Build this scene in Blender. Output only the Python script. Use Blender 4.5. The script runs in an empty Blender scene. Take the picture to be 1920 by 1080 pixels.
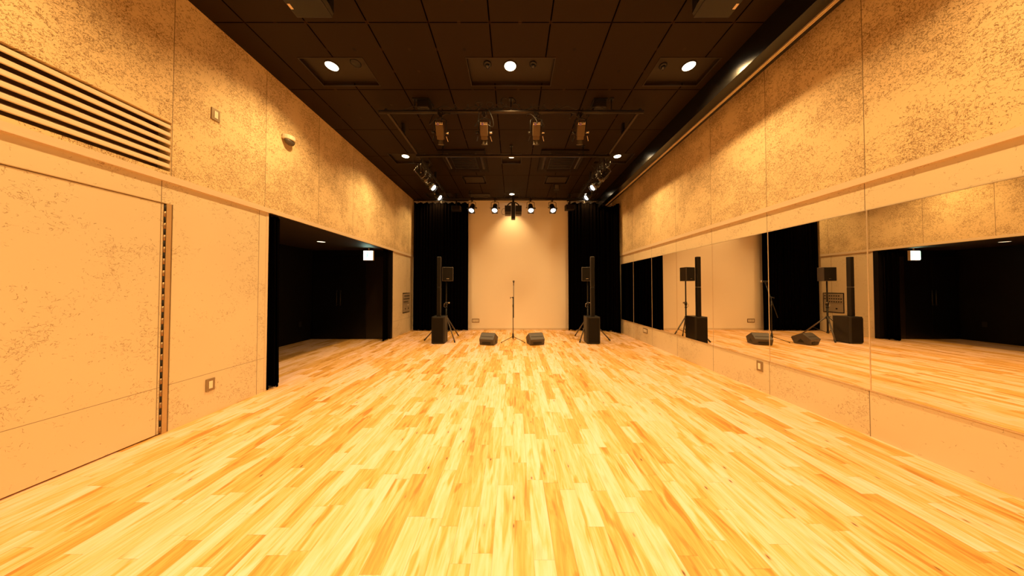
import bpy, bmesh, math, random
from mathutils import Vector, Matrix, Euler
random.seed(7)
S = bpy.context.scene
COL = S.collection
R = math.radians
PI = math.pi

# ------------------------------------------------------------------ camera
cam_d = bpy.data.cameras.new('camera')
cam_d.sensor_width = 36.0
cam_d.lens = 480 / 1920 * 36.0
cam_d.shift_x = -0.00104
cam_d.shift_y = -0.00436
cam_d.clip_start = 0.05
cam = bpy.data.objects.new('camera', cam_d)
cam.location = (0, 0, 1.3)
cam.rotation_euler = (R(91.0), 0, 0)
COL.objects.link(cam)
S.camera = cam
# ------------------------------------------------------------------ world, exposure
W = bpy.data.worlds.new('world'); S.world = W; W.use_nodes = True
W.node_tree.nodes['Background'].inputs[0].default_value = (0.02, 0.012, 0.006, 1)
W.node_tree.nodes['Background'].inputs[1].default_value = 0.3
S.view_settings.view_transform = 'Standard'
S.view_settings.look = 'None'
S.view_settings.gamma = 1.0
S.view_settings.use_curve_mapping = False
S.view_settings.exposure = 0.12
S.cycles.max_bounces = 9
S.cycles.diffuse_bounces = 6
S.cycles.glossy_bounces = 5
S.cycles.sample_clamp_indirect = 6.0
S.cycles.caustics_reflective = False
S.cycles.caustics_refractive = False

WARM = (1.0, 0.61, 0.225)
DOWN_W = 255.0          # watts of one room downlight
HC = 4.05               # ceiling height
K = 1.0223              # spacing factor of the ceiling grid
XU, XL = 3.108, 3.13     # upper and lower wall faces
YB = 8.00               # back wall
YR = -3.2               # rear wall behind the camera
REC = 0.05              # depth of the light recesses

def spot(loc, target, power, size, blend, color, radius=0.06):
    l = bpy.data.lights.new('spot', 'SPOT'); l.energy = power; l.spot_size = R(size)
    l.spot_blend = blend; l.color = color; l.shadow_soft_size = radius
    o = bpy.data.objects.new('spot', l); COL.objects.link(o); o.location = loc
    d = Vector(target) - Vector(loc)
    o.rotation_euler = d.to_track_quat('-Z', 'Y').to_euler()
    return o

# ------------------------------------------------------------------ node helper
class NT:
    def __init__(s, name):
        s.m = bpy.data.materials.new(name); s.m.use_nodes = True
        s.t = s.m.node_tree; s.n = s.t.nodes; s.b = s.n['Principled BSDF']
    def link(s, a, b): s.t.links.new(a, b)
    def put(s, sock, v):
        if hasattr(v, 'is_linked') or isinstance(v, bpy.types.NodeSocket): s.link(v, sock)
        elif v is not None: sock.default_value = v
    def math(s, op, a, b=None, c=None, clamp=False):
        n = s.n.new('ShaderNodeMath'); n.operation = op; n.use_clamp = clamp
        for i, v in enumerate((a, b, c)):
            if v is not None: s.put(n.inputs[i], v)
        return n.outputs[0]
    def coord(s):
        n = s.n.new('ShaderNodeTexCoord'); return n.outputs['Object']
    def sep(s, v):
        n = s.n.new('ShaderNodeSeparateXYZ'); s.link(v, n.inputs[0]); return n.outputs
    def comb(s, x, y, z=0.0):
        n = s.n.new('ShaderNodeCombineXYZ')
        for i, v in enumerate((x, y, z)): s.put(n.inputs[i], v)
        return n.outputs[0]
    def noise(s, vec, scale, detail=2.0, rough=0.5, dist=0.0):
        n = s.n.new('ShaderNodeTexNoise'); s.link(vec, n.inputs['Vector'])
        n.inputs['Scale'].default_value = scale; n.inputs['Detail'].default_value = detail
        n.inputs['Roughness'].default_value = rough; n.inputs['Distortion'].default_value = dist
        return n.outputs[0]
    def white(s, vec):
        n = s.n.new('ShaderNodeTexWhiteNoise'); n.noise_dimensions = '3D'; s.link(vec, n.inputs[0]); return n.outputs
    def vmul(s, vec, k):
        n = s.n.new('ShaderNodeVectorMath'); n.operation = 'MULTIPLY'; s.link(vec, n.inputs[0]); n.inputs[1].default_value = k
        return n.outputs[0]
    def vadd(s, vec, k):
        n = s.n.new('ShaderNodeVectorMath'); n.operation = 'ADD'; s.link(vec, n.inputs[0]); n.inputs[1].default_value = k
        return n.outputs[0]
    def vrot(s, vec, ang, axis='X_AXIS'):
        n = s.n.new('ShaderNodeVectorRotate'); n.rotation_type = axis; s.link(vec, n.inputs[0]); n.inputs['Angle'].default_value = ang
        return n.outputs[0]
    def smooth(s, v, a, b):
        n = s.n.new('ShaderNodeMapRange'); n.interpolation_type = 'SMOOTHSTEP'
        s.link(v, n.inputs[0]); s.put(n.inputs[1], a); s.put(n.inputs[2], b); return n.outputs[0]
    def mix(s, f, a, b, mode='MIX'):
        n = s.n.new('ShaderNodeMix'); n.data_type = 'RGBA'; n.blend_type = mode
        s.put(n.inputs[0], f); s.put(n.inputs[6], a); s.put(n.inputs[7], b); return n.outputs[2]
    def ramp(s, f, stops):
        n = s.n.new('ShaderNodeValToRGB'); s.link(f, n.inputs[0]); e = n.color_ramp.elements
        e[0].position, e[0].color = stops[0]; e[1].position, e[1].color = stops[-1]
        for p, c in stops[1:-1]:
            k = e.new(p); k.color = c
        return n.outputs[0]
    def bump(s, h, strength=0.3, dist=0.01):
        n = s.n.new('ShaderNodeBump'); n.inputs['Strength'].default_value = strength
        n.inputs['Distance'].default_value = dist; s.link(h, n.inputs['Height']); s.link(n.outputs[0], s.b.inputs['Normal'])

def c4(r, g=None, b=None):
    return (r, r, r, 1) if g is None else (r, g, b, 1)

def plain(name, col, rough=0.5, metal=0.0, var=0.08, scale=30.0, bump=0.0, spec=0.5):
    t = NT(name)
    n = t.noise(t.coord(), scale, 3)
    a = tuple(c * (1 - var) for c in col[:3]) + (1,); b = tuple(min(1, c * (1 + var)) for c in col[:3]) + (1,)
    t.link(t.mix(n, a, b), t.b.inputs['Base Color'])
    t.b.inputs['Roughness'].default_value = rough; t.b.inputs['Metallic'].default_value = metal
    t.b.inputs['Specular IOR Level'].default_value = spec
    if bump: t.bump(n, bump, 0.004)
    return t.m

def glow(name, col, strength):
    t = NT(name); t.b.inputs['Base Color'].default_value = c4(0.8)
    t.b.inputs['Emission Color'].default_value = col; t.b.inputs['Emission Strength'].default_value = strength
    return t.m

def grid_line(t, v, origin, step, half):
    """1 on a joint line, 0 elsewhere"""
    u = t.math('DIVIDE', t.math('SUBTRACT', v, origin), step)
    f = t.math('FRACT', t.math('ADD', u, 1000.5))
    d = t.math('MULTIPLY', t.math('ABSOLUTE', t.math('SUBTRACT', f, 0.5)), step)
    return t.math('LESS_THAN', d, half)

def board_material(name, base, mark, lo, amount, joints_y, joint_z=None, scale=1.0):
    """painted strand board: short fibre-shaped pits gathered in clouds, thin board joints"""
    t = NT(name); P = t.coord(); x, y, z = t.sep(P)
    pid = t.math('FLOOR', t.math('DIVIDE', t.math('SUBTRACT', y, joints_y[0]), joints_y[1]))
    Q = t.comb(t.math('MULTIPLY', pid, 3.71), t.math('ADD', y, t.math('MULTIPLY', pid, 1.3)), z)
    cloud = t.noise(Q, 2.1, 3.5, 0.62)
    cloud2 = t.noise(Q, 8.0, 2, 0.6)
    dens = t.math('ADD', t.math('MULTIPLY', t.math('SUBTRACT', cloud, 0.5), 0.95), t.math('MULTIPLY', t.math('SUBTRACT', cloud2, 0.5), 0.30))
    # quiet margins beside each joint
    mk = None
    for k, ang in enumerate((0.3, 1.35, 2.4)):
        v = t.vmul(t.vrot(Q, ang), (1.0, 22.0 * scale, 54.0 * scale))
        v = t.vadd(v, (17.3 * k, 5.1 * k, 9.7 * k))
        ridge = t.math('ABSOLUTE', t.math('SUBTRACT', t.noise(v, 1.0, 1.0, 0.5, 0.4), 0.5))
        fibre = t.smooth(ridge, 0.034, 0.008)
        gate = t.math('ADD', t.noise(t.vadd(t.vmul(v, (1.0, .8, .8)), (31.0, 3.0, 8.0)), 1.0, 1.0), dens)
        s1 = t.math('MULTIPLY', fibre, t.smooth(gate, lo, lo + 0.07))
        mk = s1 if mk is None else t.math('MAXIMUM', mk, s1)
    mk = t.math('MULTIPLY', mk, amount)
    tone = t.noise(Q, 1.3, 2)
    b0 = tuple(c * 0.94 for c in base[:3]) + (1,); b1 = tuple(c * 1.05 for c in base[:3]) + (1,)
    col = t.mix(mk, t.mix(tone, b0, b1), mark)
    line = grid_line(t, y, joints_y[0], joints_y[1], 0.0028)
    if joint_z is not None:
        lz = t.math('LESS_THAN', t.math('ABSOLUTE', t.math('SUBTRACT', z, joint_z)), 0.002)
        line = t.math('MAXIMUM', line, lz)
    col = t.mix(t.math('MULTIPLY', line, 0.75), col, c4(0.12, 0.08, 0.05))
    t.link(col, t.b.inputs['Base Color'])
    t.b.inputs['Roughness'].default_value = 0.8
    t.b.inputs['Specular IOR Level'].default_value = 0.25
    t.bump(t.math('SUBTRACT', 1.0, t.math('MAXIMUM', mk, line)), 0.6, 0.004)
    return t.m

def floor_material():
    t = NT('oak_planks'); P = t.coord(); x, y, z = t.sep(P)
    w = 0.100
    u = t.math('DIVIDE', t.math('ADD', x, 50.0), w)
    row = t.math('FLOOR', u); fu = t.math('SUBTRACT', u, row)
    rr = t.white(t.comb(row, 3.1, 0.0)); rv = rr[0]
    r2 = t.white(t.comb(row, 9.7, 2.0))[0]
    L = t.math('ADD', 0.36, t.math('MULTIPLY', r2, 0.34))
    v = t.math('ADD', t.math('DIVIDE', t.math('ADD', y, 20.0), L), t.math('MULTIPLY', rv, 9.0))
    # uneven lengths inside a row
    v = t.math('ADD', v, t.math('MULTIPLY', t.math('SINE', t.math('ADD', t.math('MULTIPLY', v, 2.1), t.math('MULTIPLY', rv, 30.0))), 0.22))
    idx = t.math('FLOOR', v); fv = t.math('SUBTRACT', v, idx)
    pid = t.white(t.comb(row, idx, 0.5)); pv = pid[0]
    pv2 = t.white(t.comb(idx, row, 7.5))[0]
    off = t.math('MULTIPLY', pv, 37.0)
    G = t.comb(t.math('ADD', x, off), t.math('ADD', y, t.math('MULTIPLY', pv2, 11.0)), off)
    g1 = t.noise(t.vmul(G, (34.0, 3.0, 1.0)), 1.0, 4, 0.6, 0.9)
    g2 = t.noise(t.vmul(G, (170.0, 5.0, 1.0)), 1.0, 3, 0.6)
    g3 = t.noise(t.vmul(G, (16.0, 2.6, 1.0)), 1.0, 2, 0.5, 0.5)
    tone = t.math('ADD', t.math('MULTIPLY', t.math('SUBTRACT', g1, 0.40), 1.35), t.math('MULTIPLY', t.math('POWER', pv, 1.6), 0.55))
    tone = t.math('ADD', tone, t.math('MULTIPLY', t.math('SUBTRACT', g2, 0.5), 0.22))
    tone = t.math('ADD', tone, t.math('MULTIPLY', t.smooth(g3, 0.55, 0.68), 0.42), clamp=True)
    col = t.ramp(tone, [(0.0, c4(0.88, 0.615, 0.55)), (0.25, c4(0.82, 0.535, 0.34)), (0.5, c4(0.73, 0.425, 0.145)), (0.75, c4(0.60, 0.32, 0.08)), (1.0, c4(0.45, 0.22, 0.045))])
    # knots
    vn = t.n.new('ShaderNodeTexVoronoi'); vn.inputs['Scale'].default_value = 1.0; vn.inputs['Randomness'].default_value = 1.0
    t.link(t.vmul(G, (15.0, 6.0, 1.0)), vn.inputs['Vector'])
    kn = t.smooth(vn.outputs['Distance'], 0.13, 0.03)
    gate = t.math('GREATER_THAN', t.sep(vn.outputs['Color'])[0], 0.60)
    kn = t.math('MULTIPLY', t.math('MULTIPLY', kn, gate), 0.95)
    halo = t.math('MULTIPLY', t.math('MULTIPLY', t.smooth(vn.outputs['Distance'], 0.42, 0.05), gate), 0.30)
    col = t.mix(halo, col, c4(0.58, 0.32, 0.09))
    col = t.mix(kn, col, c4(0.14, 0.06, 0.02))
    e1 = t.math('MULTIPLY', t.math('SUBTRACT', 0.5, t.math('ABSOLUTE', t.math('SUBTRACT', fu, 0.5))), w)
    e2 = t.math('MULTIPLY', t.math('SUBTRACT', 0.5, t.math('ABSOLUTE', t.math('SUBTRACT', fv, 0.5))), L)
    seam = t.math('LESS_THAN', t.math('MINIMUM', e1, e2), 0.0009)
    col = t.mix(t.math('MULTIPLY', seam, 0.45), col, c4(0.25, 0.13, 0.05))
    t.link(col, t.b.inputs['Base Color'])
    t.b.inputs['Roughness'].default_value = 0.42
    t.b.inputs['Specular IOR Level'].default_value = 0.35
    t.bump(t.math('SUBTRACT', t.math('MULTIPLY', g2, 0.3), seam), 0.15, 0.002)
    return t.m

def ceiling_material():
    t = NT('dark_ceiling_board'); P = t.coord(); x, y, z = t.sep(P)
    l1 = grid_line(t, x, -0.245, 0.634, 0.0075)
    l2 = grid_line(t, y, 2.604, 0.8976, 0.005)
    line = t.math('MAXIMUM', l1, l2)
    fx = t.math('SUBTRACT', t.math('FRACT', t.math('ADD', t.math('DIVIDE', t.math('ADD', x, 0.0865), 0.317), 100.0)), 0.5)
    fy = t.math('SUBTRACT', t.math('FRACT', t.math('ADD', t.math('DIVIDE', t.math('SUBTRACT', y, 2.604 + 0.1496), 0.2992), 100.0)), 0.5)
    dx = t.math('MULTIPLY', fx, 0.317); dy = t.math('MULTIPLY', fy, 0.2992)
    d = t.math('SQRT', t.math('ADD', t.math('MULTIPLY', dx, dx), t.math('MULTIPLY', dy, dy)))
    dot = t.math('LESS_THAN', d, 0.019)
    px = t.math('FLOOR', t.math('DIVIDE', t.math('ADD', x, 0.245), 0.634)); py = t.math('FLOOR', t.math('DIVIDE', t.math('SUBTRACT', y, 2.604), 0.8976))
    tone = t.white(t.comb(px, py, 1.0))[0]
    a = t.mix(tone, c4(0.0150, 0.0074, 0.0007), c4(0.0172, 0.0084, 0.0009))
    col = t.mix(t.math('MULTIPLY', line, 0.95), a, c4(0.001, 0.0007, 0.0004))
    dn = t.white(t.comb(t.math('FLOOR', t.math('DIVIDE', t.math('ADD', x, 0.0865), 0.317)), t.math('FLOOR', t.math('DIVIDE', y, 0.2992)), 2.0))[0]
    dcol = t.mix(dn, c4(0.003, 0.0015, 0.0006), c4(0.032, 0.018, 0.006))
    col = t.mix(dot, col, dcol)
    t.link(col, t.b.inputs['Base Color'])
    t.b.inputs['Roughness'].default_value = 0.62
    t.link(t.math('MULTIPLY', 0.18, t.math('SUBTRACT', 1.0, line)), t.b.inputs['Specular IOR Level'])
    t.bump(t.math('SUBTRACT', 1.0, line), 0.5, 0.004)
    return t.m

def louvre_wood(name, col):
    t = NT(name); P = t.coord()
    g = t.noise(t.vmul(P, (30.0, 1.2, 60.0)), 1.0, 3, 0.6)
    t.link(t.mix(g, tuple(c * .88 for c in col[:3]) + (1,), tuple(c * 1.08 for c in col[:3]) + (1,)), t.b.inputs['Base Color'])
    t.b.inputs['Roughness'].default_value = 0.6
    return t.m

def cloth_material(name, col):
    t = NT(name)
    n = t.noise(t.vmul(t.coord(), (1, 1, .25)), 180.0, 2)
    t.link(t.mix(n, tuple(c * .7 for c in col[:3]) + (1,), tuple(c * 1.3 for c in col[:3]) + (1,)), t.b.inputs['Base Color'])
    t.b.inputs['Roughness'].default_value = 0.95
    t.b.inputs['Specular IOR Level'].default_value = 0.0
    t.b.inputs['Sheen Weight'].default_value = 0.0
    return t.m

def grille_material(name, col, scale=90.0):
    t = NT(name); P = t.coord(); x, y, z = t.sep(P)
    sx = t.math('SINE', t.math('MULTIPLY', t.math('ADD', x, t.math('MULTIPLY', y, .5)), scale * 6.0))
    sz = t.math('SINE', t.math('MULTIPLY', z, scale * 6.0))
    d = t.math('GREATER_THAN', t.math('MULTIPLY', sx, sz), 0.1)
    t.link(t.mix(d, tuple(c * .5 for c in col[:3]) + (1,), col), t.b.inputs['Base Color'])
    t.b.inputs['Roughness'].default_value = 0.65; t.b.inputs['Specular IOR Level'].default_value = 0.2
    return t.m

M = {}
WALLC = (0.66, 0.545, 0.40, 1)
for side_, y0_ in (('left', 2.31), ('right', 2.243)):
    M['upper_' + side_] = board_material('strand_board_upper_' + side_, (0.76, 0.60, 0.36), c4(0.19, 0.095, 0.03), 0.485, 0.78, (y0_, 0.878), None, 1.55)
M['lower'] = board_material('strand_board_lower', (0.70, 0.60, 0.43), c4(0.32, 0.21, 0.10), 0.645, 0.6, (2.265, 0.878), 0.42, 1.3)
M['trimwood'] = louvre_wood('painted_trim', (0.70, 0.58, 0.43, 1))
M['white'] = plain('back_wall_paint', (0.90, 0.83, 0.72), 0.75, 0, 0.015, 2.0, 0, 0.2)
M['floor'] = floor_material()
M['ceil'] = ceiling_material()
M['ceilp'] = plain('dark_ceiling_paint', (0.016, 0.0080, 0.0010), 0.6, 0, 0.08, 4.0)
M['cassette'] = plain('dark_appliance_paint', (0.0095, 0.0048, 0.0008), 0.6, 0, 0.08, 4.0, 0, 0.15)
M['black_gloss'] = plain('black_satin_paint', (0.006, 0.005, 0.005), 0.22, 0, 0.1, 5.0, 0, 0.5)
M['black'] = plain('black_plastic', (0.007, 0.0055, 0.005), 0.5, 0, 0.15, 60.0, 0.05)
M['black_metal'] = plain('black_painted_metal', (0.014, 0.013, 0.012), 0.38, 0.3, 0.15, 40.0)
M['body'] = plain('dark_grey_housing', (0.10, 0.085, 0.07), 0.5, 0.2, 0.12, 25.0)
M['pipe'] = plain('dark_steel_pipe', (0.035, 0.026, 0.020), 0.38, 0.6, 0.15, 20.0)
M['steel'] = plain('bright_steel', (0.55, 0.52, 0.48), 0.25, 1.0, 0.05, 40.0)
M['bronze'] = plain('bronze_metal', (0.34, 0.22, 0.12), 0.4, 0.85, 0.12, 60.0)
M['framewood'] = plain('brown_edge_strip', (0.50, 0.33, 0.16), 0.5, 0.2, 0.1, 12.0)
M['leg_metal'] = plain('grey_leg_metal', (0.12, 0.10, 0.085), 0.4, 0.5, 0.1, 30.0)
M['jack_plate'] = plain('beige_steel_plate', (0.48, 0.40, 0.30), 0.4, 0.3, 0.04, 12.0)
M['gold'] = plain('aluminium_track', (0.75, 0.62, 0.46), 0.35, 0.6, 0.05, 20.0)
M['dark_gap'] = plain('dark_gap', (0.01, 0.007, 0.005), 0.8, 0, 0.1, 20.0)
M['alcove'] = plain('black_wall_paint', (0.0032, 0.0022, 0.0016), 0.5, 0, 0.15, 3.0, 0, 0.2)
M['door_black'] = plain('black_door_laminate', (0.0030, 0.0022, 0.0018), 0.35, 0, 0.12, 3.0, 0, 0.3)
M['brown_panel'] = plain('dark_brown_panel', (0.009, 0.005, 0.003), 0.35, 0, 0.12, 6.0)
M['curtain'] = cloth_material('black_velvet', (0.0016, 0.0011, 0.0009, 1))
M['grille'] = grille_material('speaker_grille', (0.009, 0.006, 0.0035, 1))
M['wedge'] = plain('dark_grey_speaker_paint', (0.065, 0.052, 0.045), 0.5, 0, 0.15, 80.0, 0.1)
M['plate'] = plain('brushed_brown_plate', (0.30, 0.22, 0.13), 0.4, 0.4, 0.05, 30.0)
M['cream'] = plain('cream_plastic', (0.82, 0.74, 0.60), 0.4, 0, 0.03, 30.0)
M['offwhite'] = plain('off_white_plastic', (0.70, 0.61, 0.48), 0.45, 0, 0.03, 30.0)
M['lensglass'] = plain('dark_lens', (0.02, 0.02, 0.03), 0.08, 0, 0.05, 30.0)
M['cable'] = plain('black_cable', (0.010, 0.008, 0.007), 0.5, 0, 0.1, 30.0)
M['purple'] = plain('violet_sticker', (0.16, 0.10, 0.34), 0.5, 0, 0.05, 30.0)
M['tag'] = plain('pale_sticker', (0.7, 0.6, 0.5), 0.5, 0, 0.05, 30.0)
M['lamp'] = glow('downlight_diffuser', (1.0, 0.78, 0.48, 1), 14.0)
M['stage'] = glow('stage_lamp_lens', (1.0, 0.93, 0.88, 1), 9.0)
M['exit_green'] = glow('exit_green', (0.10, 1.0, 0.50, 1), 1.2)
M['exit_white'] = glow('exit_white', (0.86, 1.0, 0.90, 1), 2.6)
M['alcove_lamp'] = glow('alcove_diffuser', (1.0, 0.80, 0.55, 1), 2.4)
tm = NT('mirror_glass'); tm.b.inputs['Base Color'].default_value = c4(0.86, 0.80, 0.70)
tm.b.inputs['Metallic'].default_value = 1.0; tm.b.inputs['Roughness'].default_value = 0.0
M['mirror'] = tm.m
ta = NT('amber_floor_bounce'); ta.b.inputs['Base Color'].default_value = c4(0.085, 0.05, 0.018); ta.b.inputs['Roughness'].default_value = 0.55  # spotlight housing, amber of floor-bounced light put into its base colour
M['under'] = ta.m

# ------------------------------------------------------------------ mesh helper
class MB:
    def __init__(s): s.bm = bmesh.new(); s.mi = 0
    def _f(s, vs):
        try:
            f = s.bm.faces.new(vs); f.material_index = s.mi; return f
        except ValueError: return None
    def box(s, x0, x1, y0, y1, z0, z1, mat=None):
        if x0 > x1: x0, x1 = x1, x0
        if y0 > y1: y0, y1 = y1, y0
        if z0 > z1: z0, z1 = z1, z0
        c = [Vector((x, y, z)) for z in (z0, z1) for y in (y0, y1) for x in (x0, x1)]
        if mat is not None: c = [mat @ v for v in c]
        v = [s.bm.verts.new(p) for p in c]
        for q in ((0, 2, 3, 1), (4, 5, 7, 6), (0, 1, 5, 4), (2, 6, 7, 3), (0, 4, 6, 2), (1, 3, 7, 5)):
            s._f([v[i] for i in q])
        return s
    def cbox(s, cx, cy, cz, w, d, h, mat=None):
        return s.box(cx - w / 2, cx + w / 2, cy - d / 2, cy + d / 2, cz - h / 2, cz + h / 2, mat)
    def cyl(s, p0, p1, r0, r1=None, seg=16, cap=True):
        p0, p1 = Vector(p0), Vector(p1); r1 = r0 if r1 is None else r1
        q = (p1 - p0).to_track_quat('Z', 'Y')
        a, b = [], []
        for i in range(seg):
            t = 2 * PI * i / seg; d = q @ Vector((math.cos(t), math.sin(t), 0))
            a.append(s.bm.verts.new(p0 + d * r0)); b.append(s.bm.verts.new(p1 + d * r1))
        for i in range(seg):
            j = (i + 1) % seg; f = s._f([a[i], a[j], b[j], b[i]])
            if f: f.smooth = True
        if cap: s._f(a[::-1]); s._f(b)
        return s
    def lathe(s, prof, seg=24, mat=None):
        """prof: (r, z) list; revolved about z"""
        rings = []
        for r, z in prof:
            ring = []
            for i in range(seg):
                t = 2 * PI * i / seg; p = Vector((r * math.cos(t), r * math.sin(t), z))
                ring.append(s.bm.verts.new(mat @ p if mat is not None else p))
            rings.append(ring)
        for k in range(len(rings) - 1):
            for i in range(seg):
                j = (i + 1) % seg
                f = s._f([rings[k][i], rings[k][j], rings[k + 1][j], rings[k + 1][i]])
                if f: f.smooth = True
        s._f(rings[0][::-1]); s._f(rings[-1])
        return s
    def tube(s, pts, r, seg=8, closed=False):
        pts = [Vector(p) for p in pts]; rings = []; n = len(pts)
        for i, p in enumerate(pts):
            d = (pts[min(i + 1, n - 1)] - pts[max(i - 1, 0)])
            if d.length < 1e-9: d = Vector((0, 0, 1))
            q = d.to_track_quat('Z', 'Y')
            rings.append([s.bm.verts.new(p + q @ Vector((math.cos(2 * PI * k / seg) * r, math.sin(2 * PI * k / seg) * r, 0))) for k in range(seg)])
        for a, b in zip(rings, rings[1:]):
            # align rings to stop twisting
            best = min(range(seg), key=lambda o: (a[0].co - b[o].co).length)
            for k in range(seg):
                f = s._f([a[k], a[(k + 1) % seg], b[(k + 1 + best) % seg], b[(k + best) % seg]])
                if f: f.smooth = True
            b[:] = b[best:] + b[:best]
        s._f(rings[0][::-1]); s._f(rings[-1])
        return s
    def prism(s, poly, ax, a0, a1, mat=None):
        """poly of 2-D points extruded along axis ax (0,1,2)"""
        def P(u, v, w):
            p = Vector((w, u, v)) if ax == 0 else Vector((u, w, v)) if ax == 1 else Vector((u, v, w))
            return mat @ p if mat is not None else p
        A = [s.bm.verts.new(P(u, v, a0)) for u, v in poly]; B = [s.bm.verts.new(P(u, v, a1)) for u, v in poly]
        n = len(poly)
        for i in range(n):
            j = (i + 1) % n; s._f([A[i], A[j], B[j], B[i]])
        s._f(A[::-1]); s._f(B)
        return s
    def build(s, name, mats, parent=None, bevel=0.0, loc=None, rz=0.0, seg=2):
        bmesh.ops.recalc_face_normals(s.bm, faces=s.bm.faces)
        me = bpy.data.meshes.new(name); s.bm.to_mesh(me); s.bm.free()
        for m in (mats if isinstance(mats, (list, tuple)) else [mats]): me.materials.append(m)
        o = bpy.data.objects.new(name, me); COL.objects.link(o)
        if parent is not None: o.parent = parent
        if loc is not None: o.location = loc
        o.rotation_euler.z = rz
        if bevel:
            b = o.modifiers.new('bevel', 'BEVEL'); b.width = bevel; b.segments = seg; b.limit_method = 'ANGLE'; b.angle_limit = R(40)
        return o

def tag(o, label=None, cat=None, group=None, kind=None):
    if label: o['label'] = label
    if cat: o['category'] = cat
    if group: o['group'] = group
    if kind: o['kind'] = kind
    return o
def thing(name, label, cat, loc=(0, 0, 0), rz=0.0, group=None):
    o = bpy.data.objects.new(name, None); COL.objects.link(o); o.location = loc; o.rotation_euler.z = rz
    o.empty_display_size = 0.1
    return tag(o, label, cat, group)
def struct(o): o['kind'] = 'structure'; return o
def copy_tree(o, parent=None):
    c = o.copy(); COL.objects.link(c)
    if parent is not None: c.parent = parent
    for ch in list(o.children): copy_tree(ch, c)
    return c

# ------------------------------------------------------------------ room shell
# floor reaches under the alcove on the left
m = MB(); m.box(-5.35, 3.4, YR, 8.1, -0.08, 0.0); struct(m.build('floor', M['floor']))

# ceiling with rectangular light recesses left open
holes = []      # (x0,x1,y0,y1)
for y0 in (-1.31, 0.82, 2.95, 5.08, 7.21):
    near_ = abs(y0 - 2.95) < .1 or y0 < 2
    holes.append((-2.51, -1.77, y0, y0 + .40)); holes.append((1.73, 2.43, y0, y0 + .40))
    if near_: holes.append((-.545, .49, y0, y0 + .40))
    else: holes.append((-.235, .165, y0, y0 + .40))
hatch_holes = [(-1.235 * K, -0.69 * K, 6.10 * K, 6.56 * K), (0.80 * K, 1.37 * K, 6.10 * K, 6.56 * K)]
holes = [tuple(v * K for v in h) for h in holes] + hatch_holes
xs = sorted({-3.3, 3.3} | {h[0] for h in holes} | {h[1] for h in holes})
ys = sorted({YR, 8.1} | {h[2] for h in holes} | {h[3] for h in holes})
m = MB()
for i in range(len(xs) - 1):
    for j in range(len(ys) - 1):
        cx, cy = (xs[i] + xs[i + 1]) / 2, (ys[j] + ys[j + 1]) / 2
        if any(h[0] < cx < h[1] and h[2] < cy < h[3] for h in holes): continue
        m.box(xs[i], xs[i + 1], ys[j], ys[j + 1], HC, HC + 0.03)
m.mi = 1
for h in holes:
    d = REC
    m.box(h[0], h[1], h[2], h[3], HC + d, HC + d + .02)
    m.box(h[0] - .01, h[0], h[2], h[3], HC + .03, HC + d + .02); m.box(h[1], h[1] + .01, h[2], h[3], HC + .03, HC + d + .02)
    m.box(h[0], h[1], h[2] - .01, h[2], HC + .03, HC + d + .02); m.box(h[0], h[1], h[3], h[3] + .01, HC + .03, HC + d + .02)
# thin raised lip around each recess
for h in holes:
    l = 0.012
    m.box(h[0] - l, h[1] + l, h[2] - l, h[2], HC - .006, HC); m.box(h[0] - l, h[1] + l, h[3], h[3] + l, HC - .006, HC)
    m.box(h[0] - l, h[0], h[2], h[3], HC - .006, HC); m.box(h[1], h[1] + l, h[2], h[3], HC - .006, HC)
struct(m.build('ceiling', [M['ceil'], M['ceilp']]))

# left wall: lower boards (door, alcove opening) and the deeper upper boards (air vent opening)
DY0, DY1, DZ = 1.40, 2.335, 2.055
AY0, AY1, AZ = 3.262, 6.66, 2.262
m = MB()
m.box(-XL - .12, -XL, YR, DY0 - .01, 0, AZ)
m.box(-XL - .12, -XL, DY0 - .01, DY1 + .01, DZ + .01, AZ)
m.box(-XL - .12, -XL, DY1 + .01, AY0 - .03, 0, AZ)
m.box(-XL - .12, -XL, AY1 + .03, 8.1, 0, AZ)
m.mi = 1
VY0, VY1, VZ0, VZ1 = 1.42, 2.305, 2.35, 2.80
m.box(-XU - .22, -XU, YR, VY0, AZ, HC); m.box(-XU - .22, -XU, VY1, 8.1, AZ, HC)
m.box(-XU - .22, -XU, VY0, VY1, AZ, VZ0); m.box(-XU - .22, -XU, VY0, VY1, VZ1, HC)
struct(m.build('wall_left', [M['lower'], M['upper_left']]))
# trims at the opening and the smooth edge strip below the upper boards
m = MB()
m.box(-XL - .12, -XL + .004, AY0 - .03, AY0, 0, AZ); m.box(-XL - .12, -XL + .004, AY1, AY1 + .03, 0, AZ)
m.box(-XU, -XU + .003, YR, YB, AZ, AZ + .055)
for a_, b_ in ((YR, AY0), (AY1, YB)): m.box(-XL, -XU + .003, a_, b_, AZ - .004, AZ)
struct(m.build('trim_1', M['trimwood']))
# right wall
m = MB()
m.box(XL, XL + .12, YR, 8.1, 0, 2.235)
m.mi = 1
m.box(XU, XU + .22, YR, 8.1, 2.235, HC)
struct(m.build('wall_right', [M['lower'], M['upper_right']]))
m = MB(); m.box(XU - .003, XU, YR, YB, 2.235, 2.29); m.box(XU - .003, XL, YR, YB, 2.231, 2.235); struct(m.build('trim_2', M['trimwood']))
# back and rear wall
m = MB(); m.box(-XL - .1, XL + .1, YB, YB + .12, 0, HC); struct(m.build('wall_back', M['white']))
m = MB(); m.box(-2.9, 2.9, YB - .012, YB, 0.0, 0.055); struct(m.build('baseboard_back', M['offwhite'], bevel=.003))
m = MB(); m.box(-XL - .1, XL + .1, YR - .12, YR, 0, HC); struct(m.build('wall_rear', M['white']))
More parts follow.
